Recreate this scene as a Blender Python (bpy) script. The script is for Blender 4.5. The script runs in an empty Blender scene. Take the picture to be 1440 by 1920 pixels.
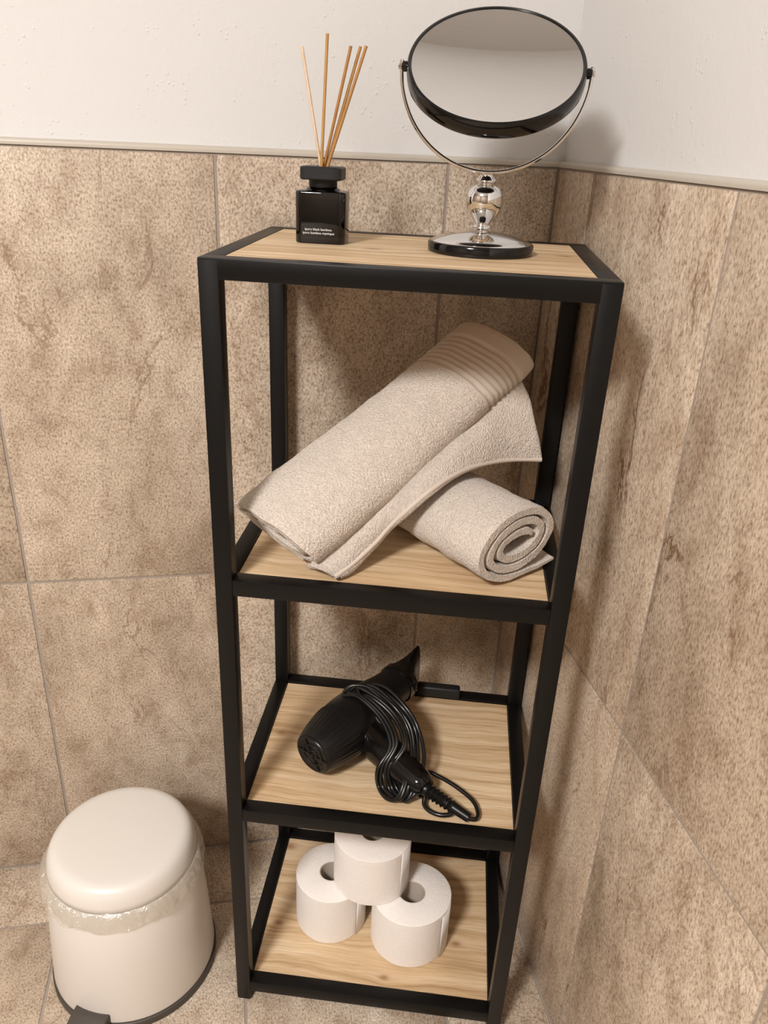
import bpy, bmesh, math, random
from mathutils import Vector, Matrix, noise
random.seed(7)
S = bpy.context.scene
COL = S.collection

# ------------------------------------------------------------------ camera, world, light, exposure
cam_d = bpy.data.cameras.new('camera'); cam = bpy.data.objects.new('camera', cam_d); COL.objects.link(cam)
cam_d.sensor_fit = 'VERTICAL'; cam_d.sensor_height = 36.0; cam_d.sensor_width = 27.0
cam_d.lens = 36.0 * 1491.58 / 1920.0; cam_d.clip_start = 0.01
CR, CU, CF = Vector((.9841, -.1722, .0430)), Vector((.0354, .4275, .9033)), Vector((.1740, .8874, -.4268))
m = Matrix.Identity(4)
for i in range(3): m[i][0], m[i][1], m[i][2] = CR[i], CU[i], -CF[i]
cam.matrix_world = Matrix.Translation((-.4330, -1.1043, 1.2074)) @ m.to_quaternion().to_matrix().to_4x4()
S.camera = cam

world = bpy.data.worlds.new('world'); S.world = world; world.use_nodes = True
world.node_tree.nodes['Background'].inputs[0].default_value = (1, .93, .86, 1)
world.node_tree.nodes['Background'].inputs[1].default_value = .01

CEIL = 2.42
LAMP = Vector((-1.45, -1.80, CEIL - .075))
def area(name, loc, size, power, col):
    l = bpy.data.lights.new(name, 'AREA'); l.shape = 'DISK'; l.size = size; l.energy = power; l.color = col
    o = bpy.data.objects.new(name, l); COL.objects.link(o); o.location = loc
    return o
area('ceiling_lamp_light', LAMP, .46, 76, (1, .965, .935))
pl_ = bpy.data.lights.new('ceiling_lamp_glow', 'POINT'); pl_.energy = 26; pl_.color = (1, .965, .935); pl_.shadow_soft_size = .12
plo = bpy.data.objects.new('ceiling_lamp_glow', pl_); COL.objects.link(plo); plo.location = LAMP - Vector((0, 0, .14))

S.view_settings.view_transform = 'Standard'; S.view_settings.look = 'None'
S.view_settings.gamma = 1; S.view_settings.use_curve_mapping = False
S.view_settings.exposure = 0.08

# ------------------------------------------------------------------ shelf frame: local (a right, b back) -> world
TH = -.27948; SX, SY = -.46808, -.29975
CT, ST = math.cos(TH), math.sin(TH)
def wor(a, b, z=0): return Vector((SX + CT*a - ST*b, SY + ST*a + CT*b, z))
W, D, T, H = .40, .3012, .0203, 1.0962
Z2, Z3, Z4, REC = .7432, .3924, .0421, .004

# ------------------------------------------------------------------ helpers
def link(name, me, mat=None, parent=None):
    o = bpy.data.objects.new(name, me); COL.objects.link(o)
    if mat: me.materials.append(mat)
    if parent: o.parent = parent
    return o
def finish(bm, name, smooth=None):
    me = bpy.data.meshes.new(name)
    bmesh.ops.recalc_face_normals(bm, faces=bm.faces)
    bm.to_mesh(me); bm.free()
    if smooth is not None:
        me.polygons.foreach_set('use_smooth', [True]*len(me.polygons))
        if smooth < 179: me.set_sharp_from_angle(angle=math.radians(smooth))
    return me
def box_me(name, lo, hi, bev=0, seg=2):
    bm = bmesh.new()
    bmesh.ops.create_cube(bm, size=1)
    for v in bm.verts:
        for i in range(3): v.co[i] = lo[i] + (v.co[i] + .5)*(hi[i] - lo[i])
    if bev: bmesh.ops.bevel(bm, geom=bm.edges[:], offset=bev, segments=seg, affect='EDGES', profile=.5)
    return finish(bm, name, 40 if bev else None)
def box(name, lo, hi, mat, parent=None, bev=0, seg=2):
    return link(name, box_me(name, lo, hi, bev, seg), mat, parent)
def lathe_me(name, prof, n=64, smooth=35, sx=1, sy=1):
    bm = bmesh.new(); rings = []
    for r, z in prof:
        if r < 1e-6: rings.append([bm.verts.new((0, 0, z))])
        else: rings.append([bm.verts.new((sx*r*math.cos(2*math.pi*i/n), sy*r*math.sin(2*math.pi*i/n), z)) for i in range(n)])
    for A, B in zip(rings, rings[1:]):
        if len(A) == 1 and len(B) == 1: continue
        for i in range(n):
            j = (i+1) % n
            if len(A) == 1: bm.faces.new((A[0], B[j], B[i]))
            elif len(B) == 1: bm.faces.new((A[i], A[j], B[0]))
            else: bm.faces.new((A[i], A[j], B[j], B[i]))
    return finish(bm, name, smooth)
def catmull(P, k=8, closed=False):
    P = [Vector(p) for p in P]; out = []; n = len(P)
    for i in range(n if closed else n-1):
        if closed: p0, p1, p2, p3 = P[i-1], P[i], P[(i+1) % n], P[(i+2) % n]
        else: p0, p1, p2, p3 = P[max(i-1, 0)], P[i], P[i+1], P[min(i+2, n-1)]
        for j in range(k):
            t = j/k
            out.append(.5*((2*p1) + (p2-p0)*t + (2*p0-5*p1+4*p2-p3)*t*t + (3*p1-p0-3*p2+p3)*t**3))
    if not closed: out.append(P[-1])
    return out
def tube_bm(bm, pts, rad, n=10, closed=False, rx=1.0):
    pts = [Vector(p) for p in pts]; N = len(pts); rings = []
    up = None
    for i, p in enumerate(pts):
        a = pts[i-1] if (i > 0 or closed) else pts[i]; b = pts[(i+1) % N] if (i < N-1 or closed) else pts[i]
        t = (b-a).normalized()
        if up is None: up = t.orthogonal().normalized()
        up = (up - up.dot(t)*t).normalized(); s = t.cross(up)
        r = rad[i] if isinstance(rad, (list, tuple)) else rad
        rings.append([bm.verts.new(p + up*r*math.cos(2*math.pi*k/n) + s*r*rx*math.sin(2*math.pi*k/n)) for k in range(n)])
    for i in range(N if closed else N-1):
        A, B = rings[i], rings[(i+1) % N]
        for k in range(n): bm.faces.new((A[k], A[(k+1) % n], B[(k+1) % n], B[k]))
    if not closed:
        bm.faces.new(rings[0][::-1]); bm.faces.new(rings[-1])
def tube(name, pts, rad, mat, parent=None, n=10, closed=False):
    bm = bmesh.new(); tube_bm(bm, pts, rad, n, closed)
    return link(name, finish(bm, name, 50), mat, parent)
def empty(name, loc, rz=0, label=None, cat=None, group=None):
    o = bpy.data.objects.new(name, None); COL.objects.link(o); o.location = loc; o.rotation_euler = (0, 0, rz)
    o.empty_display_size = .05
    return tag(o, label, cat, group)
def tag(o, label=None, cat=None, group=None, kind=None):
    if label: o['label'] = label
    if cat: o['category'] = cat
    if group: o['group'] = group
    if kind: o['kind'] = kind
    return o
def on_shelf(name, a, b, z, label, cat, group=None, rz=0): return empty(name, wor(a, b, z), TH + rz, label, cat, group)

# ------------------------------------------------------------------ materials
def mat(name):
    mt = bpy.data.materials.new(name); mt.use_nodes = True
    nt = mt.node_tree; return mt, nt, nt.nodes['Principled BSDF']
def nd(nt, typ, **kw):
    n = nt.nodes.new(typ)
    for k, v in kw.items():
        if k.startswith('i_'):
            key = k[2:]; key = int(key) if key.isdigit() else key.replace('_', ' ')
            n.inputs[key].default_value = v
        else: setattr(n, k, v)
    return n
def plain(name, col, rough=.5, metal=0, **kw):
    mt, nt, b = mat(name)
    b.inputs['Base Color'].default_value = (*col, 1); b.inputs['Roughness'].default_value = rough; b.inputs['Metallic'].default_value = metal
    for k, v in kw.items(): b.inputs[k.replace('_', ' ')].default_value = v
    return mt
def ramp(nt, stops, interp='LINEAR'):
    r = nt.nodes.new('ShaderNodeValToRGB'); r.color_ramp.interpolation = interp
    e = r.color_ramp.elements
    while len(e) < len(stops): e.new(.5)
    for el, (p, c) in zip(e, stops):
        el.position = p; el.color = (*c, 1) if len(c) == 3 else c
    return r
def mixc(nt, fac, a, b, mode='MIX'):
    n = nt.nodes.new('ShaderNodeMix'); n.data_type = 'RGBA'; n.blend_type = mode
    for s, v in ((0, fac), (6, a), (7, b)):
        if isinstance(v, bpy.types.NodeSocket): nt.links.new(v, n.inputs[s])
        elif s == 0: n.inputs[0].default_value = v
        else: n.inputs[s].default_value = (*v, 1)
    return n.outputs[2]
def mth(nt, op, a, b=0.0, clamp=False):
    n = nt.nodes.new('ShaderNodeMath'); n.operation = op; n.use_clamp = clamp
    for s, v in ((0, a), (1, b)):
        if isinstance(v, bpy.types.NodeSocket): nt.links.new(v, n.inputs[s])
        else: n.inputs[s].default_value = v
    return n.outputs[0]
def noise4(nt, vec, w, scale, detail=4, rough=.6, dist=0.0):
    n = nd(nt, 'ShaderNodeTexNoise', noise_dimensions='4D', i_Scale=scale, i_Detail=detail, i_Roughness=rough, i_Distortion=dist)
    nt.links.new(vec, n.inputs['Vector']); nt.links.new(w, n.inputs['W']); return n.outputs['Fac']

def stone(name, streak, cols, speck, vein):
    """mottled stoneware tile; streak stretches the marks upwards"""
    mt, nt, b = mat(name)
    tc = nd(nt, 'ShaderNodeTexCoord'); oi = nd(nt, 'ShaderNodeObjectInfo')
    w = mth(nt, 'MULTIPLY', oi.outputs['Random'], 37.0)
    mp = nd(nt, 'ShaderNodeMapping'); mp.inputs['Scale'].default_value = streak; nt.links.new(tc.outputs['Object'], mp.inputs[0])
    v = mp.outputs[0]
    big = noise4(nt, v, w, 5.0, 5, .62, .6)
    c1 = ramp(nt, [(.30, cols[0]), (.45, cols[1]), (.58, cols[2]), (.74, cols[3])]); nt.links.new(big, c1.inputs[0])
    mid = noise4(nt, v, w, 26, 5, .68, .4)
    c2 = ramp(nt, [(.32, (.66, .58, .52)), (.50, (.97, .97, .97)), (.70, (1.18, 1.19, 1.20))]); nt.links.new(mid, c2.inputs[0])
    col = mixc(nt, .8, c1.outputs[0], c2.outputs[0], 'MULTIPLY')
    fine = noise4(nt, v, w, 380, 3, .72)
    c3 = ramp(nt, [(.34, (.46, .37, .30)), (.48, (.95, .93, .92)), (.64, (1.30, 1.32, 1.34))]); nt.links.new(fine, c3.inputs[0])
    col = mixc(nt, speck, col, c3.outputs[0], 'MULTIPLY')
    # thin rusty veins: the zero line of a warped noise, broken up by a mask
    mp2 = nd(nt, 'ShaderNodeMapping'); mp2.inputs['Scale'].default_value = (1.3, 1.3, .42); nt.links.new(tc.outputs['Object'], mp2.inputs[0])
    vn = noise4(nt, mp2.outputs[0], w, 6.0, 7, .62, .9)
    line = mth(nt, 'ABSOLUTE', mth(nt, 'SUBTRACT', vn, .5))
    line = mth(nt, 'SUBTRACT', 1.0, mth(nt, 'MULTIPLY', line, 70.0), True)
    msk = noise4(nt, mp2.outputs[0], w, 9.0, 2, .5); msk = mth(nt, 'MULTIPLY', mth(nt, 'SUBTRACT', msk, .52), 9.0, True)
    line = mth(nt, 'MULTIPLY', mth(nt, 'MULTIPLY', line, msk), vein)
    col = mixc(nt, line, col, (.17, .085, .040))
    nt.links.new(col, b.inputs['Base Color'])
    b.inputs['Roughness'].default_value = .62; b.inputs['Specular IOR Level'].default_value = .35
    hgt = mth(nt, 'ADD', mth(nt, 'MULTIPLY', fine, .5), mth(nt, 'SUBTRACT', mid, mth(nt, 'MULTIPLY', line, .5)))
    bp = nd(nt, 'ShaderNodeBump', i_Strength=.55, i_Distance=.0012); nt.links.new(hgt, bp.inputs['Height']); nt.links.new(bp.outputs[0], b.inputs['Normal'])
    return mt
M = {}
M['tile'] = stone('stone_tile', (1, 1, .68), [(.31, .245, .178), (.47, .385, .295), (.55, .462, .365), (.66, .58, .485)], 1.0, .6)
M['tile_r'] = stone('streaked_stone_tile', (1.1, 1.1, .48), [(.33, .255, .182), (.48, .385, .290), (.55, .455, .352), (.64, .56, .465)], .9, 1.0)
M['tile_f'] = stone('floor_stone_tile', (1, .75, 1), [(.36, .285, .210), (.50, .41, .315), (.59, .50, .395), (.72, .64, .54)], 1.0, .4)
M['grout'] = plain('grout', (.33, .28, .24), .9)
M['bounce_cut'] = plain('bounce_cut_dark', (.20, .155, .115), .7)  # darkened for the unseen walls so they bounce less fill light

def plaster():
    mt, nt, b = mat('white_plaster')
    tc = nd(nt, 'ShaderNodeTexCoord')
    n1 = nd(nt, 'ShaderNodeTexVoronoi', i_Scale=150); n2 = nd(nt, 'ShaderNodeTexNoise', i_Scale=110, i_Detail=4); n3 = nd(nt, 'ShaderNodeTexNoise', i_Scale=45, i_Detail=3)
    for n in (n1, n2, n3): nt.links.new(tc.outputs['Object'], n.inputs['Vector'])
    r = ramp(nt, [(.05, (1, 1, 1)), (.30, (0, 0, 0))]); nt.links.new(n1.outputs['Distance'], r.inputs[0])
    k = ramp(nt, [(.54, (0, 0, 0)), (.66, (1, 1, 1))]); nt.links.new(n3.outputs[0], k.inputs[0])
    h = mth(nt, 'ADD', mth(nt, 'MULTIPLY', r.outputs[0], k.outputs[0]), mth(nt, 'MULTIPLY', n2.outputs[0], .7))
    bp = nd(nt, 'ShaderNodeBump', i_Strength=.5, i_Distance=.0014); nt.links.new(h, bp.inputs['Height']); nt.links.new(bp.outputs[0], b.inputs['Normal'])
    b.inputs['Base Color'].default_value = (.68, .672, .665, 1); b.inputs['Roughness'].default_value = .85
    return mt
M['plaster'] = plaster()
M['trim'] = plain('trim_profile', (.50, .455, .39), .38)
M['steel'] = plain('black_powder_coated_steel', (.0048, .0045, .0043), .38, Specular_IOR_Level=.22)
M['foot'] = plain('black_plastic', (.01, .01, .01), .55)

def wood(name, seed, knots):
    mt, nt, b = mat(name)
    tc = nd(nt, 'ShaderNodeTexCoord')
    warp = nd(nt, 'ShaderNodeTexNoise', i_Scale=7, i_Detail=2); nt.links.new(tc.outputs['Object'], warp.inputs['Vector'])
    sx = nd(nt, 'ShaderNodeSeparateXYZ'); nt.links.new(tc.outputs['Object'], sx.inputs[0])
    kmask = None; bend = None
    for (a, bb, r) in knots:
        dx = mth(nt, 'MULTIPLY', mth(nt, 'SUBTRACT', sx.outputs[0], a), .55/r); dy = mth(nt, 'MULTIPLY', mth(nt, 'SUBTRACT', sx.outputs[1], bb), 1.0/r)
        d2 = mth(nt, 'ADD', mth(nt, 'MULTIPLY', dx, dx), mth(nt, 'MULTIPLY', dy, dy))
        g = mth(nt, 'POWER', 2.718, mth(nt, 'MULTIPLY', d2, -1.0))
        gb = mth(nt, 'POWER', 2.718, mth(nt, 'MULTIPLY', d2, -.10))
        bd = mth(nt, 'MULTIPLY', gb, mth(nt, 'MULTIPLY', dy, -r*.55))
        kmask = g if kmask is None else mth(nt, 'MAXIMUM', kmask, g)
        bend = bd if bend is None else mth(nt, 'ADD', bend, bd)
    y = mth(nt, 'ADD', sx.outputs[1], mth(nt, 'MULTIPLY', warp.outputs[0], .028))
    if bend is not None: y = mth(nt, 'ADD', y, bend)
    cx = nd(nt, 'ShaderNodeCombineXYZ'); nt.links.new(sx.outputs[0], cx.inputs[0]); nt.links.new(y, cx.inputs[1]); cx.inputs[2].default_value = seed
    def grain(sc, s, det, ro):
        mp = nd(nt, 'ShaderNodeMapping'); mp.inputs['Scale'].default_value = sc; nt.links.new(cx.outputs[0], mp.inputs[0])
        n = nd(nt, 'ShaderNodeTexNoise', i_Scale=s, i_Detail=det, i_Roughness=ro); nt.links.new(mp.outputs[0], n.inputs['Vector']); return n.outputs[0]
    g1 = grain((1.0, 34, 1), 2.6, 4, .55); g2 = grain((5, 260, 1), 3.0, 3, .7); g3 = grain((1.6, 3.5, 1), 3.0, 2, .5)
    c = ramp(nt, [(.30, (.47, .32, .175)), (.45, (.60, .435, .260)), (.56, (.68, .515, .330)), (.72, (.75, .60, .415))]); nt.links.new(g1, c.inputs[0])
    f = ramp(nt, [(.34, (.60, .52, .45)), (.47, (.97, .97, .97)), (.68, (1.08, 1.08, 1.08))]); nt.links.new(g2, f.inputs[0])
    col = mixc(nt, .75, c.outputs[0], f.outputs[0], 'MULTIPLY')
    t = ramp(nt, [(.35, (.90, .84, .78)), (.65, (1.06, 1.06, 1.06))]); nt.links.new(g3, t.inputs[0])
    col = mixc(nt, .8, col, t.outputs[0], 'MULTIPLY')
    if kmask is not None: col = mixc(nt, mth(nt, 'MULTIPLY', kmask, .85), col, (.27, .125, .05))
    nt.links.new(col, b.inputs['Base Color']); b.inputs['Roughness'].default_value = .55
    bp = nd(nt, 'ShaderNodeBump', i_Strength=.25, i_Distance=.0005); nt.links.new(g2, bp.inputs['Height']); nt.links.new(bp.outputs[0], b.inputs['Normal'])
    return mt

def terry(name, col):
    """terry cloth: short loops in broken zigzag rows (UV in metres)"""
    mt, nt, b = mat(name)
    uv = nd(nt, 'ShaderNodeUVMap')
    n = nd(nt, 'ShaderNodeTexNoise', i_Scale=60, i_Detail=2); nt.links.new(uv.outputs[0], n.inputs['Vector'])
    va = nd(nt, 'ShaderNodeVectorMath', operation='SCALE'); va.inputs['Scale'].default_value = .006
    nt.links.new(n.outputs['Color'], va.inputs[0])
    vb = nd(nt, 'ShaderNodeVectorMath', operation='ADD'); nt.links.new(uv.outputs[0], vb.inputs[0]); nt.links.new(va.outputs[0], vb.inputs[1])
    mp = nd(nt, 'ShaderNodeMapping'); mp.inputs['Scale'].default_value = (1, .55, 1); mp.inputs['Rotation'].default_value = (0, 0, .7); nt.links.new(vb.outputs[0], mp.inputs[0])
    vo = nd(nt, 'ShaderNodeTexVoronoi', i_Scale=640, i_Randomness=.8); nt.links.new(mp.outputs[0], vo.inputs['Vector'])
    big = nd(nt, 'ShaderNodeTexNoise', i_Scale=240, i_Detail=3); nt.links.new(uv.outputs[0], big.inputs['Vector'])
    h = mth(nt, 'SUBTRACT', mth(nt, 'MULTIPLY', big.outputs[0], .9), vo.outputs['Distance'])
    r = ramp(nt, [(.25, tuple(c*1.05 for c in col)), (.75, tuple(c*.76 for c in col))]); nt.links.new(vo.outputs['Distance'], r.inputs[0])
    nt.links.new(r.outputs[0], b.inputs['Base Color'])
    b.inputs['Roughness'].default_value = .95; b.inputs['Specular IOR Level'].default_value = .15
    b.inputs['Sheen Weight'].default_value = .25; b.inputs['Sheen Roughness'].default_value = .5
    bp = nd(nt, 'ShaderNodeBump', i_Strength=1.0, i_Distance=.0014); nt.links.new(h, bp.inputs['Height']); nt.links.new(bp.outputs[0], b.inputs['Normal'])
    return mt
M['terry'] = terry('beige_terry', (.68, .60, .525))
M['hem'] = plain('beige_woven_hem', (.58, .505, .44), .95, Specular_IOR_Level=.15)
nt_ = M['hem'].node_tree; uv_ = nd(nt_, 'ShaderNodeUVMap'); mp_ = nd(nt_, 'ShaderNodeMapping'); mp_.inputs['Scale'].default_value = (700, 420, 1)
nt_.links.new(uv_.outputs[0], mp_.inputs[0]); nz_ = nd(nt_, 'ShaderNodeTexNoise', i_Scale=1.0, i_Detail=2); nt_.links.new(mp_.outputs[0], nz_.inputs['Vector'])
bp_ = nd(nt_, 'ShaderNodeBump', i_Strength=.7, i_Distance=.0006); nt_.links.new(nz_.outputs[0], bp_.inputs['Height']); nt_.links.new(bp_.outputs[0], nt_.nodes['Principled BSDF'].inputs['Normal'])
M['chrome'] = plain('chrome', (.78, .77, .76), .06, 1)
M['mirror'] = plain('mirror_silver', (.95, .95, .945), .015, 1)
M['gloss_black'] = plain('glossy_black_plastic', (.0045, .0042, .0042), .10, Specular_IOR_Level=.4)
M['satin_black'] = plain('satin_black_plastic', (.0055, .0055, .0058), .34, Specular_IOR_Level=.3)
M['matt_black'] = plain('matt_black_cap', (.011, .011, .0115), .5, Specular_IOR_Level=.35)
M['cord'] = plain('black_rubber_cord', (.006, .006, .006), .28)
M['bin'] = plain('cream_white_enamel', (.70, .665, .62), .38)
M['taupe'] = plain('dark_taupe_plastic', (.060, .050, .042), .5)
M['print'] = plain('white_print', (.75, .74, .72), .6)
M['card'] = plain('cardboard_core', (.50, .43, .36), .9)

def paper():
    mt, nt, b = mat('tissue_paper')
    tc = nd(nt, 'ShaderNodeTexCoord')
    n = nd(nt, 'ShaderNodeTexNoise', i_Scale=75, i_Detail=3, i_Distortion=1.6); nt.links.new(tc.outputs['Object'], n.inputs['Vector'])
    l = mth(nt, 'SUBTRACT', 1.0, mth(nt, 'MULTIPLY', mth(nt, 'ABSOLUTE', mth(nt, 'SUBTRACT', n.outputs[0], .5)), 16.0), True)
    f = nd(nt, 'ShaderNodeTexNoise', i_Scale=500, i_Detail=2); nt.links.new(tc.outputs['Object'], f.inputs['Vector'])
    h = mth(nt, 'ADD', mth(nt, 'MULTIPLY', f.outputs[0], .5), mth(nt, 'MULTIPLY', l, -.6))
    bp = nd(nt, 'ShaderNodeBump', i_Strength=.35, i_Distance=.0012); nt.links.new(h, bp.inputs['Height']); nt.links.new(bp.outputs[0], b.inputs['Normal'])
    b.inputs['Base Color'].default_value = (.84, .80, .765, 1); b.inputs['Roughness'].default_value = .95
    b.inputs['Subsurface Weight'].default_value = .15; b.inputs['Subsurface Radius'].default_value = (.004, .003, .002); b.inputs['Subsurface Scale'].default_value = 1.0
    return mt
M['paper'] = paper()

def reed(name, col):
    mt, nt, b = mat(name)
    tc = nd(nt, 'ShaderNodeTexCoord'); mp = nd(nt, 'ShaderNodeMapping'); mp.inputs['Scale'].default_value = (900, 900, 12)
    nt.links.new(tc.outputs['Object'], mp.inputs[0])
    n = nd(nt, 'ShaderNodeTexNoise', i_Scale=1, i_Detail=2); nt.links.new(mp.outputs[0], n.inputs['Vector'])
    r = ramp(nt, [(.3, tuple(c*.72 for c in col)), (.7, col)]); nt.links.new(n.outputs[0], r.inputs[0])
    nt.links.new(r.outputs[0], b.inputs['Base Color']); b.inputs['Roughness'].default_value = .55
    return mt

def smoked_glass():
    mt, nt, b = mat('smoked_black_glass')
    b.inputs['Base Color'].default_value = (.012, .010, .009, 1); b.inputs['Roughness'].default_value = .03
    b.inputs['Transmission Weight'].default_value = .92; b.inputs['IOR'].default_value = 1.48
    return mt
M['glass'] = smoked_glass()
M['liquid'] = plain('dark_fragrance_oil', (.010, .0075, .006), .08)

def film():
    mt, nt, b = mat('clear_plastic_film')
    out = nt.nodes['Material Output']; nt.nodes.remove(b)
    tr = nd(nt, 'ShaderNodeBsdfTransparent'); tr.inputs[0].default_value = (.96, .95, .92, 1)
    gl = nd(nt, 'ShaderNodeBsdfGlossy'); gl.inputs['Roughness'].default_value = .16
    df = nd(nt, 'ShaderNodeBsdfDiffuse'); df.inputs[0].default_value = (.86, .80, .71, 1)
    tc = nd(nt, 'ShaderNodeTexCoord'); n = nd(nt, 'ShaderNodeTexNoise', i_Scale=42, i_Detail=4, i_Distortion=2.2); nt.links.new(tc.outputs['Object'], n.inputs['Vector'])
    bp = nd(nt, 'ShaderNodeBump', i_Strength=1.0, i_Distance=.006); nt.links.new(n.outputs[0], bp.inputs['Height'])
    nt.links.new(bp.outputs[0], gl.inputs['Normal'])
    m1 = nd(nt, 'ShaderNodeMixShader'); m1.inputs[0].default_value = .28; nt.links.new(tr.outputs[0], m1.inputs[1]); nt.links.new(df.outputs[0], m1.inputs[2])
    m2 = nd(nt, 'ShaderNodeMixShader'); m2.inputs[0].default_value = .20; nt.links.new(m1.outputs[0], m2.inputs[1]); nt.links.new(gl.outputs[0], m2.inputs[2])
    nt.links.new(m2.outputs[0], out.inputs[0])
    return mt
M['film'] = film()

# ------------------------------------------------------------------ room
XL, YF, ZT = -2.35, -2.75, 1.1791          # left wall, wall behind the camera, top of the tiling
WH = .010                                   # the plaster sits this far behind the tile faces
def structure(name, lo, hi, mt): return tag(box(name, lo, hi, mt), kind='structure')
wall_back = structure('wall_back', (XL-.1, WH, -.1), (WH+.1, WH+.1, CEIL), M['plaster'])
wall_right = structure('wall_right', (WH, YF-.1, -.1), (WH+.1, WH, CEIL), M['plaster'])
floor = structure('floor', (XL-.1, YF-.1, -.1), (WH, WH, -.0015), M['grout'])
ceiling = structure('ceiling', (XL-.1, YF-.1, CEIL), (WH+.1, WH+.1, CEIL+.1), M['plaster'])
wall_left = structure('wall_left', (XL-.1, YF-.1, -.1), (XL, WH, CEIL), M['plaster'])
wall_front = structure('wall_front', (XL, YF-.1, -.1), (WH, YF, CEIL), M['plaster'])
box('bounce_cut_panel', (XL, YF, 0), (XL+.01, 0, CEIL), M['bounce_cut'], wall_left)  # unseen dark cladding, taken to full height to reduce bounced light
box('bounce_cut_panel', (XL+.01, YF, 0), (0, YF+.01, CEIL), M['bounce_cut'], wall_front)  # same added light-absorbing panel behind the camera
box('grout_bed', (XL, .0016, -.0015), (WH, WH, ZT), M['grout'], wall_back)
box('grout_bed', (.0016, YF, -.0015), (WH, .0016, ZT), M['grout'], wall_right)

G = .0020                                    # half a joint
def tiles(parent, mt, axis, spans, rows):
    """axis 'x': on the back wall, 'y': on the right wall, 'f': floor; one object per tile, alike tiles share a mesh"""
    cache = {}
    for (s0, s1) in spans:
        for (r0, r1) in rows:
            w, h = (s1-s0)-2*G, (r1-r0)-2*G
            key = (round(w, 4), round(h, 4))
            if key not in cache:
                lo, hi = {'x': ((-w/2, 0, -h/2), (w/2, .008, h/2)), 'y': ((0, -w/2, -h/2), (.008, w/2, h/2)), 'f': ((-w/2, -h/2, -.008), (w/2, h/2, 0))}[axis]
                me = box_me('tile', lo, hi, .0012, 2); me.materials.append(mt); cache[key] = me
            o = link('tile', cache[key], None, parent)
            s, r = (s0+s1)/2, (r0+r1)/2
            o.location = {'x': (s, 0, r), 'y': (0, s, r), 'f': (s, r, 0)}[axis]
ZJ = .5795
rows = [(0, ZJ), (ZJ, ZT)]
tiles(wall_back, M['tile'], 'x', [(XL, -1.9545), (-1.9545, -1.6545), (-1.6545, -1.3545), (-1.3545, -1.0545), (-1.0545, -.754), (-.754, -.4525), (-.4525, -.1522), (-.1522, 0)], rows)
tiles(wall_right, M['tile_r'], 'y', [(-2.75, -2.526), (-2.526, -2.226), (-2.226, -1.926), (-1.926, -1.626), (-1.626, -1.326), (-1.326, -1.026), (-1.026, -.7245), (-.7245, -.4245), (-.4245, -.117), (-.117, 0)], rows)
tiles(floor, M['tile_f'], 'f', [(XL, -1.956), (-1.956, -1.656), (-1.656, -1.356), (-1.356, -1.056), (-1.056, -.756), (-.756, -.456), (-.456, -.156), (-.156, 0)], [(-2.75, -1.9245), (-1.9245, -1.3245), (-1.3245, -.7245), (-.7245, -.1245), (-.1245, 0)])

def trim(name, p0, p1, inward):
    """quarter-round tile edging on top of the tiles: dark shadow gap, then a rounded nose"""
    prof = [(-.0008, .0006), (-.0012, .0040), (-.0002, .0066), (.0025, .0080), (WH, .0084), (WH, .0006)]
    bm = bmesh.new(); rings = []
    for P in (p0, p1): rings.append([bm.verts.new(Vector(P) + Vector(inward)*d + Vector((0, 0, z))) for d, z in prof])
    n = len(prof)
    for k in range(n): bm.faces.new((rings[0][k], rings[0][(k+1) % n], rings[1][(k+1) % n], rings[1][k]))
    bm.faces.new(rings[0]); bm.faces.new(rings[1][::-1])
    return tag(link(name, finish(bm, name, 50), M['trim']), kind='structure')
trim('trim_1', (XL, 0, ZT), (.0004, 0, ZT), (0, 1, 0))
trim('trim_2', (0, YF, ZT), (0, -.0004, ZT), (1, 0, 0))

# ------------------------------------------------------------------ ceiling lamp (out of view, gives the room its light)
lamp = empty('ceiling_lamp', (LAMP.x, LAMP.y, CEIL), 0, 'round white ceiling lamp above the bathroom floor', 'lamp')
link('lamp_rim', lathe_me('lamp_rim', [(0, 0), (.235, 0), (.24, -.01), (.24, -.06), (.23, -.062), (.225, -.012), (0, -.010)], 48), M['plaster'], lamp)

# ------------------------------------------------------------------ shelf unit
sh = empty('shelf_unit', wor(0, 0, 0), TH, 'tall open shelf with black square metal frame and four light oak boards', 'shelf')
def frame_bar(name, lo, hi): return box(name, lo, hi, M['steel'], sh, .0011, 2)
for a in (0, W-T):
    for b in (0, D-T):
        po = frame_bar('post', (a-.0001, b-.0001, .003), (a+T+.0001, b+T+.0001, H-.0014))
        box('foot_cap', (a+.0012, b+.0012, 0), (a+T-.0012, b+T-.0012, .004), M['foot'], po, .0006, 1)
for z in (H, Z2, Z3, Z4):
    if z == H:
        frame_bar('rail', (0, 0, z-T), (W, T, z)); frame_bar('rail', (0, D-T, z-T), (W, D, z))
    else:
        frame_bar('rail', (T, 0, z-T), (W-T, T, z)); frame_bar('rail', (T, D-T, z-T), (W-T, D, z))
    frame_bar('rail', (0, T, z-T), (T, D-T, z)); frame_bar('rail', (W-T, T, z-T), (W, D-T, z))
KN = {H: (1.3, [(.363, .170, .006), (.153, .137, .005)]), Z2: (4.7, [(.25, .20, .006)]), Z3: (8.2, [(.037, .161, .0055)]), Z4: (12.9, [(.040, .108, .0045), (.329, .110, .0055), (.025, .262, .007), (.221, .038, .004)])}
for k, z in enumerate((H, Z2, Z3, Z4)):
    rec = .0004 if z == H else REC
    g = .0006
    box('shelf_board', (T+g, T+g, z-rec-.015), (W-T-g, D-T-g, z-rec), wood('light_oak_%d' % k, *KN[z]), sh, .0005, 1)
P2, P3, P4 = Z2-REC, Z3-REC, Z4-REC
HT = H - .0004

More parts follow.
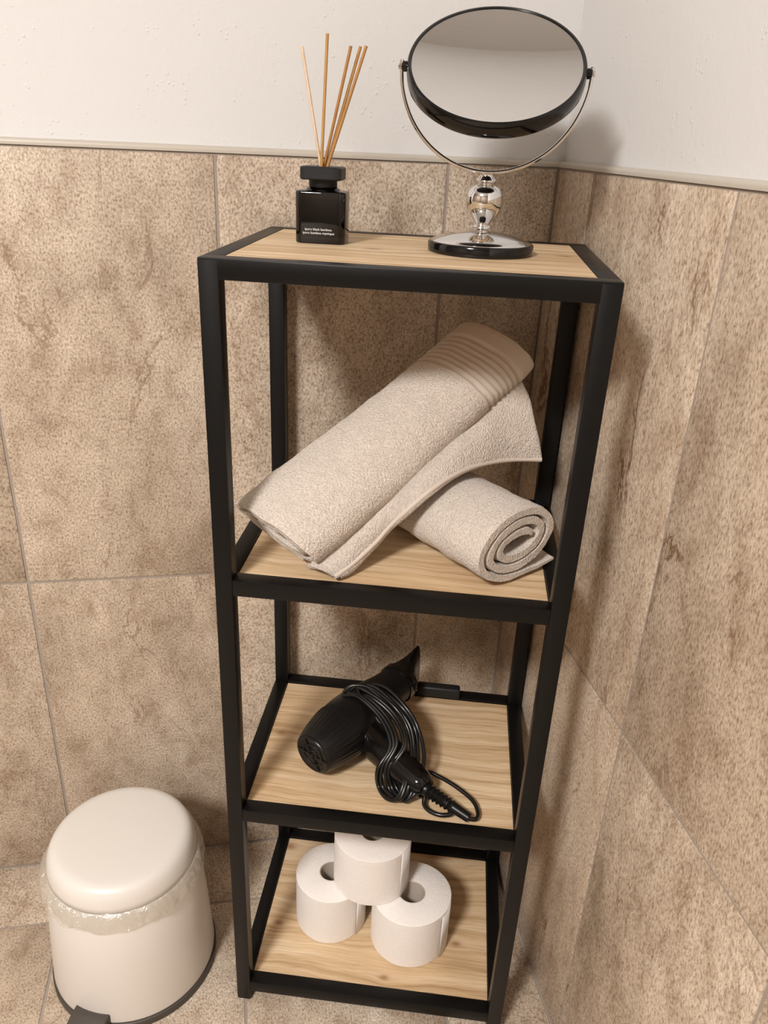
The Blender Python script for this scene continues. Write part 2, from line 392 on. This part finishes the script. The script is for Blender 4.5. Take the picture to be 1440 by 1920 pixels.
# ------------------------------------------------------------------ reed diffuser
bt = on_shelf('diffuser_bottle', .0905, .1725, HT, 'square smoked black glass fragrance bottle with black cap holding reeds', 'bottle')
BW, BD, BH = .0278, .0215, .0545
def rounded_block(name, hw, hd, z0, z1, ch, bev):
    """block with chamfered vertical edges, then softened"""
    bm = bmesh.new()
    out = [(hw-ch, -hd), (hw, -hd+ch), (hw, hd-ch), (hw-ch, hd), (-hw+ch, hd), (-hw, hd-ch), (-hw, -hd+ch), (-hw+ch, -hd)]
    lo = [bm.verts.new((x, y, z0)) for x, y in out]; hi = [bm.verts.new((x, y, z1)) for x, y in out]
    bm.faces.new(lo[::-1]); bm.faces.new(hi)
    for i in range(8): bm.faces.new((lo[i], lo[(i+1) % 8], hi[(i+1) % 8], hi[i]))
    bmesh.ops.bevel(bm, geom=bm.edges[:], offset=bev, segments=3, affect='EDGES', profile=.5)
    return finish(bm, name, 40)
link('glass_body', rounded_block('glass_body', BW, BD, 0, BH, .0055, .0022), M['glass'], bt)
link('fragrance_oil', rounded_block('fragrance_oil', BW-.0042, BD-.0042, .0075, BH-.0095, .003, .0012), M['liquid'], bt)
link('shoulder', lathe_me('shoulder', [(0, BH-.001), (.0200, BH-.0008), (.0185, BH+.0018), (.0150, BH+.0045), (.0150, BH+.006), (0, BH+.006)], 40, 40, 1, .92), M['glass'], bt)
link('collar', lathe_me('collar', [(0, BH+.0035), (.0150, BH+.0035), (.0156, BH+.0043), (.0156, BH+.0115), (0, BH+.0115)], 40, 40), M['matt_black'], bt)
cap_z = BH + .0112
# cap: bevelled square ring with a hole for the reeds
bm = bmesh.new()
hole_r, hw, N = .0075, .0226, 48
def sq(t):
    c, s = math.cos(t), math.sin(t); k = (abs(c)**10 + abs(s)**10)**(-.1); return c*k, s*k
lv = [(hw-.0012, 0), (hw, .0012), (hw, .0118), (hw-.0014, .0132)]
ringsv = [[bm.verts.new((sq(2*math.pi*i/N)[0]*r, sq(2*math.pi*i/N)[1]*r, cap_z+z)) for i in range(N)] for r, z in lv]
ringsv += [[bm.verts.new((hole_r*math.cos(2*math.pi*i/N), hole_r*math.sin(2*math.pi*i/N), cap_z+z)) for i in range(N)] for z in (.0132, 0)]
for A, B in zip(ringsv, ringsv[1:] + ringsv[:1]):
    for i in range(N): bm.faces.new((A[i], A[(i+1) % N], B[(i+1) % N], B[i]))
link('cap', finish(bm, 'cap', 40), M['matt_black'], bt)
def lettering(txt, size, x, y, z, parent):
    cu = bpy.data.curves.new('lettering', 'FONT'); cu.body = txt; cu.size = size; cu.align_x = 'CENTER'; cu.extrude = .00004; cu.resolution_u = 3
    o = bpy.data.objects.new('lettering_tmp', cu); COL.objects.link(o)
    dg = bpy.context.evaluated_depsgraph_get(); me = bpy.data.meshes.new_from_object(o.evaluated_get(dg))
    bpy.data.objects.remove(o)
    t = link('lettering', me, None, parent); me.materials.clear(); me.materials.append(M['print'])
    t.location = (x, y, z); t.rotation_euler = (math.pi/2, 0, 0); return t
lettering('ipuro black bamboo.', .0037, -.001, -BD-.0001, .0142, bt)
lettering('ipuro bambou mystique', .0037, -.001, -BD-.0001, .0104, bt)

# reeds: bottom point in the bottle, tip on the pixel ray of the photo's tip
def along(a, z, b):      # same line of sight, other depth
    k = (b + .7637)/(.172 + .7637); return (.2557 + (a-.2557)*k, b, 1.2074 + (z-1.2074)*k)
reed_tips = [(*along(.0669, 1.2872, .186), 'pale thin reed stick leaning away from the other four', (.78, .58, .40)),
             (*along(.0935, 1.2999, .178), 'tallest upright reed stick in the black bottle', (.50, .27, .075)),
             (*along(.1181, 1.2898, .166), 'reed stick between the tallest reed and the leaning pair', (.45, .21, .06)),
             (*along(.1281, 1.2897, .178), 'inner reed stick of the leaning pair in the black bottle', (.50, .26, .075)),
             (*along(.1341, 1.2904, .162), 'outermost reed stick of the leaning pair in the black bottle', (.47, .235, .07))]
holes = [(-.0030, .001), (-.0016, -.0035), (.0004, .002), (.0030, .0036), (.0050, -.0022)]
for (a, b, z, lab, c), (ox, oy) in zip(reed_tips, holes):
    q = Vector((.0905+ox, .1725+oy, HT+cap_z+.013)); tip = Vector((a, b, z)); d = (tip-q).normalized()
    p0 = q - d*.006
    bm = bmesh.new(); tube_bm(bm, [Vector((0, 0, 0)), (tip-p0)*.5, tip-p0], .00165, 10)
    o = link('reed_stick', finish(bm, 'reed_stick', 50), reed('reed_%d' % len(bpy.data.materials), c))
    o.location = wor(p0.x, p0.y, p0.z); o.rotation_euler = (0, 0, TH)
    tag(o, lab, 'reed stick', 'reed sticks in the fragrance bottle')

# ------------------------------------------------------------------ make-up mirror
mi = on_shelf('makeup_mirror', .2685, .163, HT, 'round black framed vanity mirror on a turned chrome stand', 'mirror')
link('base', lathe_me('base', [(0, 0), (.0565, 0), (.0578, .0012), (.0580, .0095), (.0568, .0112), (.0552, .0114), (0, .0114)], 96, 40), M['gloss_black'], mi)
link('base_dome', lathe_me('base_dome', [(.0553, .0108), (.0550, .0118), (.045, .0158), (.034, .0190), (.022, .0210), (.012, .0220), (.0085, .0222), (.0085, .0218), (0, .0218)], 96, 60), M['chrome'], mi)
st = [(.0075, .0215), (.0075, .0240), (.0095, .0246), (.0104, .0262), (.0095, .0280), (.0078, .0290), (.0082, .0305), (.0110, .0345), (.0150, .0400), (.0180, .0455), (.0196, .0510), (.0199, .0550), (.0190, .0600), (.0166, .0645), (.0130, .0675), (.0088, .0690), (.0074, .0700), (.0078, .0710), (.0100, .0718), (.0108, .0732), (.0100, .0748), (.0082, .0765), (.0072, .0790), (.0072, .0812), (0, .0812)]
link('stem', lathe_me('stem', [(max(q.x, 0), q.y) for q in catmull([(r, z, 0) for r, z in st], 3)], 64, 60), M['chrome'], mi)
MZ = 1.2728 - HT; E_ = math.radians(50.5); MR = .0905
yr, zb = .0962, .0815
pts = []
for i in range(61):
    t = math.pi + math.pi*i/60
    pts.append((yr*math.cos(t), 0, MZ + (MZ-zb)*math.sin(t)))
pts = [(-yr, 0, MZ+.006)] + pts + [(yr, 0, MZ+.006)]
tube('yoke', pts, .0021, M['chrome'], mi, 10)
for s in (-1, 1):
    pv = link('pivot', lathe_me('pivot', [(0, -.0060), (.0050, -.0060), (.0050, .0035), (.0034, .0050), (0, .0050)], 24, 40), M['gloss_black'], mi)
    pv.location = (s*(yr-.0050), 0, MZ); pv.rotation_euler = (0, s*math.pi/2, 0)
    kn = link('knob', lathe_me('knob', [(0, -.001), (.0028, -.001), (.0030, .0002), (.0024, .0012), (0, .0015)], 24, 40), M['chrome'], pv)
    kn.location = (0, 0, .0070)
head = link('mirror_frame', lathe_me('mirror_frame', [(0, -.0100), (.082, -.0100), (.0885, -.0090), (.0905, -.0065), (.0908, 0), (.0905, .0060), (.0893, .0084), (.0872, .0088), (.0860, .0078), (.0860, .0030), (.078, -.0030), (0, -.0030)], 128, 50), M['gloss_black'], mi)
head.location = (0, 0, MZ); head.rotation_euler = (math.pi/2 - E_, 0, 0)
RC = .62
prof = [(r, .0074 - (.0858**2 - r*r)/(2*RC)) for r in [.0858*k/24 for k in range(25)]]
prof[0] = (0, prof[0][1])
lo = min(z for r, z in prof)
link('mirror_glass', lathe_me('mirror_glass', prof + [(.0858, .0058), (.084, .0050), (.06, lo+.0010), (0, lo-.0012)], 128, 60), M['mirror'], head)

# ------------------------------------------------------------------ towels
def set_uv(me, uvs):
    l = me.uv_layers.new(name='UVMap')
    for lp in me.loops: l.data[lp.index].uv = uvs[lp.vertex_index]
def towel_roll(name, mt, centre, axis, wdir, length, prof, thick, nseg, shape=None, ridges=(), wob=.0016, seed=0.):
    """a thick sheet whose cross-section follows prof (w, n) swept along axis; shape(t) -> (scale_w, scale_n, off_w, off_n, skew)"""
    d = axis.normalized(); w = (wdir - wdir.dot(d)*d).normalized(); n = d.cross(w)
    if n.z < 0: n = -n
    M_ = len(prof); P = [Vector((x, y)) for x, y in prof]
    arc = [0.0]
    for i in range(1, M_): arc.append(arc[-1] + (P[i]-P[i-1]).length)
    verts, uvs = [], []
    for j in range(nseg+1):
        t = j/nseg; u = t*length
        sw, sn, ow, on, sk = shape(t) if shape else (1, 1, 0, 0, 0)
        for side in (1, -1):
            for i in range(M_):
                tg = (P[min(i+1, M_-1)] - P[max(i-1, 0)]).normalized(); nr = Vector((-tg.y, tg.x))*side
                endf = min(1.0, .35 + 4.0*min(i, M_-1-i)/M_*3); tk = thick*.5*endf
                tk *= .80 + .2*min(1.0, min(j, nseg-j)/3.0)
                for (r0, r1, cnt, amp) in ridges:
                    if r0 <= u <= r1: tk += amp*(math.cos(2*math.pi*cnt*(u-r0)/(r1-r0)) - 1.0)*.5 - .0006
                q = P[i] + nr*tk
                ww, nn = q.x*sw + ow, q.y*sn + on
                pos = centre + d*(u + sk*q.x/.05) + w*ww + n*nn
                nv = noise.noise_vector(Vector((pos.x, pos.y, pos.z))*28 + Vector((seed, 0, 0))) + .35*noise.noise_vector(pos*95 + Vector((seed, 3, 0)))
                verts.append(pos + nv*wob); uvs.append((u, arc[i] + (0 if side > 0 else 3.0)))
    faces = []
    def V(j, s, i): return (j*2 + s)*M_ + i
    for j in range(nseg):
        for i in range(M_-1):
            faces.append((V(j, 0, i), V(j, 0, i+1), V(j+1, 0, i+1), V(j+1, 0, i)))
            faces.append((V(j, 1, i+1), V(j, 1, i), V(j+1, 1, i), V(j+1, 1, i+1)))
        for i, fl in ((0, 0), (M_-1, 1)):
            f = (V(j, 0, i), V(j, 1, i), V(j+1, 1, i), V(j+1, 0, i)); faces.append(f if fl else f[::-1])
    for j, fl in ((0, 0), (nseg, 1)):
        for i in range(M_-1):
            f = (V(j, 0, i), V(j, 0, i+1), V(j, 1, i+1), V(j, 1, i)); faces.append(f[::-1] if fl else f)
    me = bpy.data.meshes.new(name); me.from_pydata([tuple(v) for v in verts], [], faces)
    bmm = bmesh.new(); bmm.from_mesh(me); bmesh.ops.recalc_face_normals(bmm, faces=bmm.faces); bmm.to_mesh(me); bmm.free()
    set_uv(me, uvs)
    nb = nseg*(2*(M_-1) + 2); lay = me.uv_layers[0].data
    for pi, pol in enumerate(me.polygons):
        vi = list(pol.vertices); js = {v//(2*M_) for v in vi}
        if len(js) == 1:
            for li in pol.loop_indices:
                v = me.loops[li].vertex_index; lay[li].uv = (7.0 + arc[v % M_], thick*((v//M_) % 2))
        elif ridges:
            if all(j*length/nseg >= ridges[0][0] - .004 for j in js): pol.material_index = 1
    me.polygons.foreach_set('use_smooth', [True]*len(me.polygons)); me.set_sharp_from_angle(angle=math.radians(60))
    return me, d, w, n
def spiral(turns, r0, r1, start, k=40, ew=1., en=1., rot=0., tail=()):
    out = []
    N_ = int(turns*k)
    for i in range(N_+1):
        a = start + 2*math.pi*turns*i/N_; r = r0 + (r1-r0)*i/N_
        x, y = ew*r*math.cos(a), en*r*math.sin(a)
        out.append((x*math.cos(rot) - y*math.sin(rot), x*math.sin(rot) + y*math.cos(rot)))
    return out + list(tail)
def drop_to(me, z):
    lo = min(v.co.z for v in me.vertices)
    for v in me.vertices: v.co.z += z - lo

# the small roll, its spiral end towards the front right corner
prB = []
for i in range(133):
    f = i/132; an = math.radians(270 - 360*2.75*(1-f)); rw = .019 + .0425*f**.9; rh = .0085 + .0345*f**.9
    x, y = rw*math.cos(an), rh*math.sin(an) + .004*math.cos(an)
    prB.append((x, y))
prB += [(.020, -.0428), (.038, -.0422), (.052, -.0412), (.066, -.0395)]     # loose end lying on the board
axB = Vector((-.679, .734, 0)); hB = Vector((.734, .679, 0)); cB = Vector((.297, .020, 0)) + hB*.0615
oB = Vector((.27, .13, 0))
meB, *_ = towel_roll('rolled_towel', M['terry'], cB - oB, axB, hB, .215, prB, .0108, 90, wob=.0019, seed=2.)
drop_to(meB, .0046)
tb = link('rolled_towel', meB, M['terry']); tb.location = wor(oB.x, oB.y, P2); tb.rotation_euler = (0, 0, TH)
tag(tb, 'short beige terry towel roll showing its spiral end on the shelf board', 'towel', 'beige towels on the shelf')

# the long roll leaning over it
oA = Vector((.16, .12, P2))
L0 = Vector((.063, .046, P2+.043)); U0 = Vector((.303, .236, .9725))
prA = spiral(2.6, .020, .0600, math.radians(80), 48, 1.08, .62, 0)
def shA(t):
    k = 1.06 - .13*t + .02*math.sin(t*7)
    return (k, 1.0 + .08*math.sin(math.pi*t), 0, -.006*math.sin(math.pi*t), .010)
ta = empty('leaning_towel', wor(oA.x, oA.y, oA.z), TH, 'long beige terry towel with ribbed border leaning across the short roll', 'towel', 'beige towels on the shelf')
LA = (U0-L0).length
meA, dA, wA, nA = towel_roll('towel_body', M['terry'], L0 - oA, U0-L0, Vector((.8, -.5, -.35)), LA, prA, .0085, 220, shA, ridges=((LA-.078, LA-.022, 7, .0021),), wob=.0018, seed=5.)
lowest = min(v.co.z for v in meA.vertices)
for v in meA.vertices: v.co.z += max(0.0, .005 - lowest)
meA.materials.append(M['terry']); meA.materials.append(M['hem']); link('towel_body', meA, None, ta)
# loose flap hanging from under the roll: inner edge on the roll's low side, hem on the photo's lower contour
inner = [L0 + dA*(LA*t) + wA*(.050 - .006*t) - nA*.012 for t in (.01, .11, .22, .33, .44, .55, .66, .77, .88, .985)]
outer = [Vector((a, b, P2 + z)) for a, b, z in ((.1333, .0225, .0085), (.1518, .0419, .018), (.1736, .0636, .035), (.1906, .0734, .055), (.2084, .0742, .075), (.2314, .0845, .096), (.2605, .1131, .110), (.2918, .1441, .114), (.3316, .1744, .112), (.3685, .1878, .110))]
IN, OU = catmull(inner, 10), catmull(outer, 10)
bm = bmesh.new(); NU, NV = len(IN), 22; grid = []; uvl = bm.loops.layers.uv.new('UVMap'); uvd = {}
for i in range(NU):
    row = []
    t = i/(NU-1); a, b = IN[i], OU[i]
    side = (b-a); ln = side.length; down = side.normalized()
    nrm = dA.cross(down).normalized()
    if nrm.dot(Vector((0, -.85, .5))) < 0: nrm = -nrm
    for j in range(NV):
        s = j/(NV-1)
        q = a + side*s + nrm*(.010*math.sin(math.pi*s)*(.4+.6*t)) + noise.noise_vector((a+side*s)*30)*.0018
        if LA-.078 < t*LA < LA-.022: q = q + nrm*.0009*math.cos(2*math.pi*7*(t*LA-LA+.078)/.056)
        row.append(bm.verts.new(q - oA)); uvd[row[-1]] = (t*LA, 5 + s*ln)
    # the hem curls under towards the fold at the low end
    curl = .0075*(1-t)**3 + .0024
    for k in range(1, 9):
        an = math.pi*k/8
        q = b + down*(curl*math.sin(an)*.9) - nrm*(curl*(1-math.cos(an)))
        row.append(bm.verts.new(q - oA)); uvd[row[-1]] = (t*LA, 5 + ln + .002*k)
    for k in range(1, 5):
        q = b - nrm*(2*curl) - down*(.030*(1-t)**2+.006)*k/4
        row.append(bm.verts.new(q - oA)); uvd[row[-1]] = (t*LA, 5 + ln + .02 + .008*k)
    grid.append(row)
for i in range(NU-1):
    for j in range(len(grid[0])-1):
        f = bm.faces.new((grid[i][j], grid[i+1][j], grid[i+1][j+1], grid[i][j+1]))
        for lp in f.loops: lp[uvl].uv = uvd[lp.vert]
for v in bm.verts: v.co.z = max(v.co.z, .0068)
fl = link('towel_flap', finish(bm, 'towel_flap', 170), M['terry'], ta)
so = fl.modifiers.new('thickness', 'SOLIDIFY'); so.thickness = .0042; so.offset = 0
hp = [OU[i] - oA + (OU[i]-IN[i]).normalized()*.0012 for i in range(NU)]
for q in hp: q.z = max(q.z, .0080)
tube('hem', hp, .0032, M['hem'], ta, 8)

# ------------------------------------------------------------------ hair dryer
hd = on_shelf('hair_dryer', .18, .14, P3, 'black hair dryer wrapped in its own cord lying on the oak board', 'hair dryer')
r0_ = Vector((-.074, -.058, .0445)); r1_ = Vector((.030, .118, .049))
bax = (r1_-r0_).normalized(); LB = (r1_-r0_).length
def oriented(me, o, ax, upv=Vector((0, 0, 1))):
    z = ax.normalized(); x = upv.cross(z).normalized(); y = z.cross(x)
    mm = Matrix(((x.x, y.x, z.x, o.x), (x.y, y.y, z.y, o.y), (x.z, y.z, z.z, o.z), (0, 0, 0, 1))); me.transform(mm); return me
LBn = LB
def prof_barrel(t): return [(0, .030), (.03, .034), (.12, .0385), (.30, .0425), (.45, .0418), (.62, .037), (.8, .0305), (1, .0275)]
pb = [(r, t*LB) for t, r in prof_barrel(0)]
sm = [(p.x, p.y) for p in catmull([(r, z, 0) for r, z in pb], 5)]
link('barrel', oriented(lathe_me('barrel', [(0, .004), (.029, .004)] + sm + [(.024, LB), (0, LB-.004)], 64, 50), r0_, bax), M['satin_black'], hd)
# ribbed rear filter cap with a grille
bm = bmesh.new(); NR = 144; rr = []
capz = [(.0265, -.010), (.0300, -.0085), (.0325, -.003), (.0372, .016), (.0412, .036), (.0428, .0475), (.0415, .0485)]
for r, z in capz:
    rr.append([bm.verts.new(((r + (.0007 if (k//2) % 2 else -.0002)*(1 if .0 <= z < .047 else 0))*math.cos(2*math.pi*k/NR), (r + (.0007 if (k//2) % 2 else -.0002)*(1 if .0 <= z < .047 else 0))*math.sin(2*math.pi*k/NR), z)) for k in range(NR)])
for A, B in zip(rr, rr[1:]):
    for k in range(NR): bm.faces.new((A[k], A[(k+1) % NR], B[(k+1) % NR], B[k]))
cme = finish(bm, 'filter_cap', 30); oriented(cme, r0_, bax); fc = link('filter_cap', cme, M['satin_black'], hd)
gme = lathe_me('grille_plate', [(0, -.0075), (.026, -.0080), (.0272, -.0098), (.0260, -.0112), (.024, -.0105), (.018, -.0103), (.0172, -.0118), (.0150, -.0118), (.0142, -.0103), (.009, -.0103), (.0082, -.0118), (.0060, -.0118), (.0052, -.0103), (0, -.0103)], 48, 35); oriented(gme, r0_, bax)
link('grille', gme, M['satin_black'], fc)
bm = bmesh.new()
for k in range(3):
    an = math.pi*k/3; c_, s_ = math.cos(an)*.025, math.sin(an)*.025
    tube_bm(bm, [(c_, s_, -.0112), (0, 0, -.0116), (-c_, -s_, -.0112)], .0010, 6)
sme = finish(bm, 'grille_spokes', 40); oriented(sme, r0_, bax); link('grille_spokes', sme, M['satin_black'], fc)
# concentrator nozzle: round socket flaring into a tall flat slot
bm = bmesh.new(); secs = []; NS = 40
for t, rx, ry in ((0, .0300, .0300), (.012, .0302, .0302), (.016, .0270, .0285), (.024, .0215, .0300), (.034, .0145, .0335), (.046, .0085, .0385), (.058, .0060, .0410), (.060, .0052, .0405)):
    secs.append([bm.verts.new((rx*math.cos(2*math.pi*k/NS), ry*math.copysign(abs(math.sin(2*math.pi*k/NS))**.8, math.sin(2*math.pi*k/NS)), t)) for k in range(NS)])
inn = [bm.verts.new((v.co.x*.6, v.co.y*.94, .060)) for v in secs[-1]]; deep = [bm.verts.new((v.co.x*.6, v.co.y*.9, .040)) for v in secs[-1]]
secs += [inn, deep]
for A, B in zip(secs, secs[1:]):
    for k in range(NS): bm.faces.new((A[k], A[(k+1) % NS], B[(k+1) % NS], B[k]))
bm.faces.new(secs[0]); bm.faces.new(secs[-1])
nme = finish(bm, 'nozzle', 40); oriented(nme, r1_ - bax*.020, bax); link('nozzle', nme, M['gloss_black'], hd)
# handle
h0, h1 = Vector((-.012, -.005, .040)), Vector((.0800, -.0855, .0225))
hp = [h0 + (h1-h0)*t for t in (0, .2, .4, .6, .8, .93, 1)]
hr = [.0270, .0262, .0250, .0232, .0212, .0190, .0140]
bm = bmesh.new(); P_ = catmull(hp, 4); Rr = [hr[min(int(i/4), 6)] + (hr[min(int(i/4)+1, 6)]-hr[min(int(i/4), 6)])*((i % 4)/4) for i in range(len(P_))]
tube_bm(bm, P_, Rr, 32)
handle = link('handle', finish(bm, 'handle', 40), M['gloss_black'], hd)
hdir = (h1-h0).normalized()
sw = box('switch', (-.006, -.012, 0), (.006, .012, .004), M['satin_black'], handle, .0012, 2)
q = h0 + (h1-h0)*.42; xx = hdir; zz = (Vector((0, 0, 1)) - hdir.z*hdir).normalized(); yy = zz.cross(xx)
sw.matrix_local = Matrix(((yy.x, xx.x, zz.x, q.x+zz.x*.0228), (yy.y, xx.y, zz.y, q.y+zz.y*.0228), (yy.z, xx.z, zz.z, q.z+zz.z*.0228), (0, 0, 0, 1)))
# ribbed strain relief
s0, s1 = h1 - hdir*.004, Vector((.1395, -.1155, .0105))
bm = bmesh.new(); n_ = 44; pp, rad = [], []
for i in range(n_+1):
    t = i/n_; pp.append(s0 + (s1-s0)*t)
    base = .0098 - .0036*t
    if .10 < t < .62: base += .0014*math.cos(2*math.pi*(t-.10)/.52*6)
    rad.append(base)
tube_bm(bm, pp, rad, 20); link('strain_relief', finish(bm, 'strain_relief', 60), M['satin_black'], hd)
# cord wound round neck and handle
loop = [(-.0316, .0295, .093), (-.0037, .024, .096), (.0304, -.0024, .085), (.0519, -.0207, .065), (.0598, -.0511, .045), (.0575, -.0865, .028), (.0480, -.0985, .012), (.0350, -.0880, .005), (.0230, -.0740, .010), (.0200, -.0700, .038), (.0330, -.0480, .060), (.0150, -.0180, .078), (-.0200, .0060, .092), (-.0420, .0150, .086)]
cpts = []; NL = 5
for k in range(NL):
    off = Vector((.0054*(k-2), .0012*(k-2), .0012*((k*2) % 3)))
    for i, p in enumerate(loop):
        f = i/len(loop); sl = Vector((.0054*f, .0014*f, 0))
        rj = random.Random(k*31+i); jit = Vector((rj.uniform(-1, 1), rj.uniform(-1, 1), rj.uniform(-.6, 1)))*.0022
        q = Vector(p) + off + sl + jit
        q.z = max(q.z, .0052); cpts.append(q)
tail = [(.0600, -.0400, .022), (.0864, -.0461, .016), (.1167, -.0621, .014), (.1430, -.0817, .010), (.1515, -.0990, .0068), (.1490, -.1125, .0075), (.1385, -.1150, .0090)]
cord = tube('cord', catmull(cpts + [Vector(t) for t in tail], 7), .0029, M['cord'], hd, 10)
tube('cord_loop', catmull([(.0800, -.0870, .014), (.0790, -.0960, .0075), (.0860, -.1050, .0055), (.1000, -.1110, .0058), (.1130, -.1100, .0070), (.1200, -.1040, .0090)], 7), .0031, M['cord'], cord, 10)
# plug lying against the back rail
pl = box('plug', (.053, .1335, .0048), (.122, .1505, .0240), M['matt_black'], hd, .004, 3)
pl.location = (0, 0, 0)
for s in (-1, 1):
    pin = tube('plug_pin', [(.053, .142+s*.004, .0135), (.036, .142+s*.004, .0135)], .0020, M['chrome'], pl, 8)

# ------------------------------------------------------------------ toilet paper
def paper_roll(a, b, z, ra, rb, h, rc, label, rz=0):
    o = on_shelf('toilet_roll', a, b, z, label, 'toilet paper', 'toilet rolls on the lowest board', rz)
    n = 96; bm = bmesh.new()
    def wob_(an, k): return 1 + .012*math.sin(2*an + k) + .006*math.sin(3*an + 2*k)
    def ring(r, zz, f=True): return [bm.verts.new(((ra if f else r)*(r/ra if f else 1)*math.cos(2*math.pi*i/n)*wob_(2*math.pi*i/n, a*50), (rb*(r/ra) if f else r)*math.sin(2*math.pi*i/n)*wob_(2*math.pi*i/n, a*50), zz)) for i in range(n)]
    def hole(zz): return [bm.verts.new((rc*math.cos(2*math.pi*i/n), rc*.94*math.sin(2*math.pi*i/n), zz)) for i in range(n)]
    R = [ring(ra-.0012, 0), ring(ra, .0012), ring(ra, h*.5), ring(ra, h-.0012), ring(ra-.0015, h), hole(h), hole(h*.5), hole(0)]
    for A, B in zip(R, R[1:] + R[:1]):
        for i in range(n): bm.faces.new((A[i], A[(i+1) % n], B[(i+1) % n], B[i]))
    link('paper', finish(bm, 'paper', 40), M['paper'], o)
    link('core', lathe_me('core', [(rc-.0002, .001), (rc-.0002, h-.0004), (rc-.0014, h-.0004), (rc-.0014, .001), (rc-.0002, .001)], 64, 40, 1, .94), M['card'], o)
    # loose end of the sheet
    bm = bmesh.new(); A = []
    for k in range(9):
        an = math.radians(-38 - rz*57 + k*4.0); ex = 1.0 + .018*(1-k/8)
        A.append([bm.verts.new((ra*ex*1.012*math.cos(an), rb*ex*1.012*math.sin(an), zz)) for zz in (.0015, h-.0015)])
    for P1, P2_ in zip(A, A[1:]): bm.faces.new((P1[0], P2_[0], P2_[1], P1[1]))
    f = link('loose_sheet', finish(bm, 'loose_sheet', 170), M['paper'], o)
    so = f.modifiers.new('thickness', 'SOLIDIFY'); so.thickness = .0004
    return o
RH = .095
paper_roll(.1215, .1395, P4+.0003, .0575, .0575, RH, .0200, 'lower toilet roll with its hole half hidden by the upper roll', .2)
paper_roll(.2525, .1185, P4+.0003, .0620, .0600, RH, .0215, 'lower toilet roll with more of its round hole in view', 0)
paper_roll(.1850, .1420, P4+RH+.0006, .0595, .0595, RH, .0200, 'toilet roll set on top of the two other rolls', .9)

# ------------------------------------------------------------------ pedal bin
bn = empty('pedal_bin', (-.627, -.200, 0), 0, 'cream white round pedal bin with domed lid and dark taupe base', 'bin')
link('base_ring', lathe_me('base_ring', [(0, 0), (.1235, 0), (.1252, .0015), (.1252, .0130), (.1235, .0145), (0, .0145)], 96, 40), M['taupe'], bn)
link('bin_body', lathe_me('bin_body', [(0, .0146), (.1205, .0146), (.1225, .016), (.1228, .019), (.1165, .125), (.1078, .222), (.1066, .2245), (.1056, .2245), (.1056, .200), (0, .200)], 96, 40), M['bin'], bn)
lidp = [(.1000, .2258), (.1052, .2258), (.1066, .2272), (.1062, .2360), (.1042, .2470), (.1006, .2550), (.0958, .2600), (.0895, .2622), (.083, .2628), (.055, .2634), (0, .2636), ]
link('lid', lathe_me('lid', [(0, .2258)] + lidp, 96, 60), M['bin'], bn)
bm = bmesh.new()
pw = .0275
ys = [(-.104, .0170, .0340), (-.130, .0160, .0335), (-.143, .011, .0300), (-.165, .007, .0220), (-.169, .007, .0180)]
rows_ = []
for y, zl, zh in ys: rows_.append([bm.verts.new((s*pw*(1 if y > -.15 else .93), y, z)) for s, z in ((-1, zl), (1, zl), (1, zh), (-1, zh))])
for A, B in zip(rows_, rows_[1:]):
    for k in range(4): bm.faces.new((A[k], A[(k+1) % 4], B[(k+1) % 4], B[k]))
bm.faces.new(rows_[0]); bm.faces.new(rows_[-1])
bmesh.ops.bevel(bm, geom=bm.edges[:], offset=.0022, segments=3, affect='EDGES', profile=.5)
pdl = link('pedal', finish(bm, 'pedal', 40), M['taupe'], bn); pdl.rotation_euler = (0, 0, math.radians(-24))

# clear liner turned over the rim
bm = bmesh.new(); n = 240; R = []
for (r, z, am) in ((.1069, .2285, 0), (.1080, .2296, .1), (.1097, .2280, .35), (.1118, .2235, .7), (.1132, .2150, 1.0), (.1138, .2060, 1.2), (.1143, .1970, 1.3), (.1152, .1910, 1.0)):
    ring_ = []
    for i in range(n):
        an = 2*math.pi*i/n; v = Vector((math.cos(an)*2.2, math.sin(an)*2.2, 0))
        w1 = noise.noise(v*1.3); w2 = noise.noise(v*6 + Vector((0, 0, z*80))); w3 = noise.noise(v*18 + Vector((0, 0, z*160)))
        low = .88 + .28*w1 - .20*math.cos(an + .9)
        rr_ = r + am*(.0025*abs(w1) + .0022*w2 + .0022*w3 + .0014 + .0040*max(0, -math.cos(an + .3))**2)
        ring_.append(bm.verts.new((rr_*math.cos(an), rr_*math.sin(an), .2285 - (.2285-z)*(low if z < .2285 else 1) + (.0015*w3*am))))
    R.append(ring_)
for A, B in zip(R, R[1:]):
    for i in range(n): bm.faces.new((A[i], A[(i+1) % n], B[(i+1) % n], B[i]))
bag = link('bin_liner', finish(bm, 'bin_liner', 170), M['film']); bag.location = (-.627, -.200, 0)
tag(bag, 'clear crinkled plastic bag turned over the rim of the pedal bin', 'bin liner')
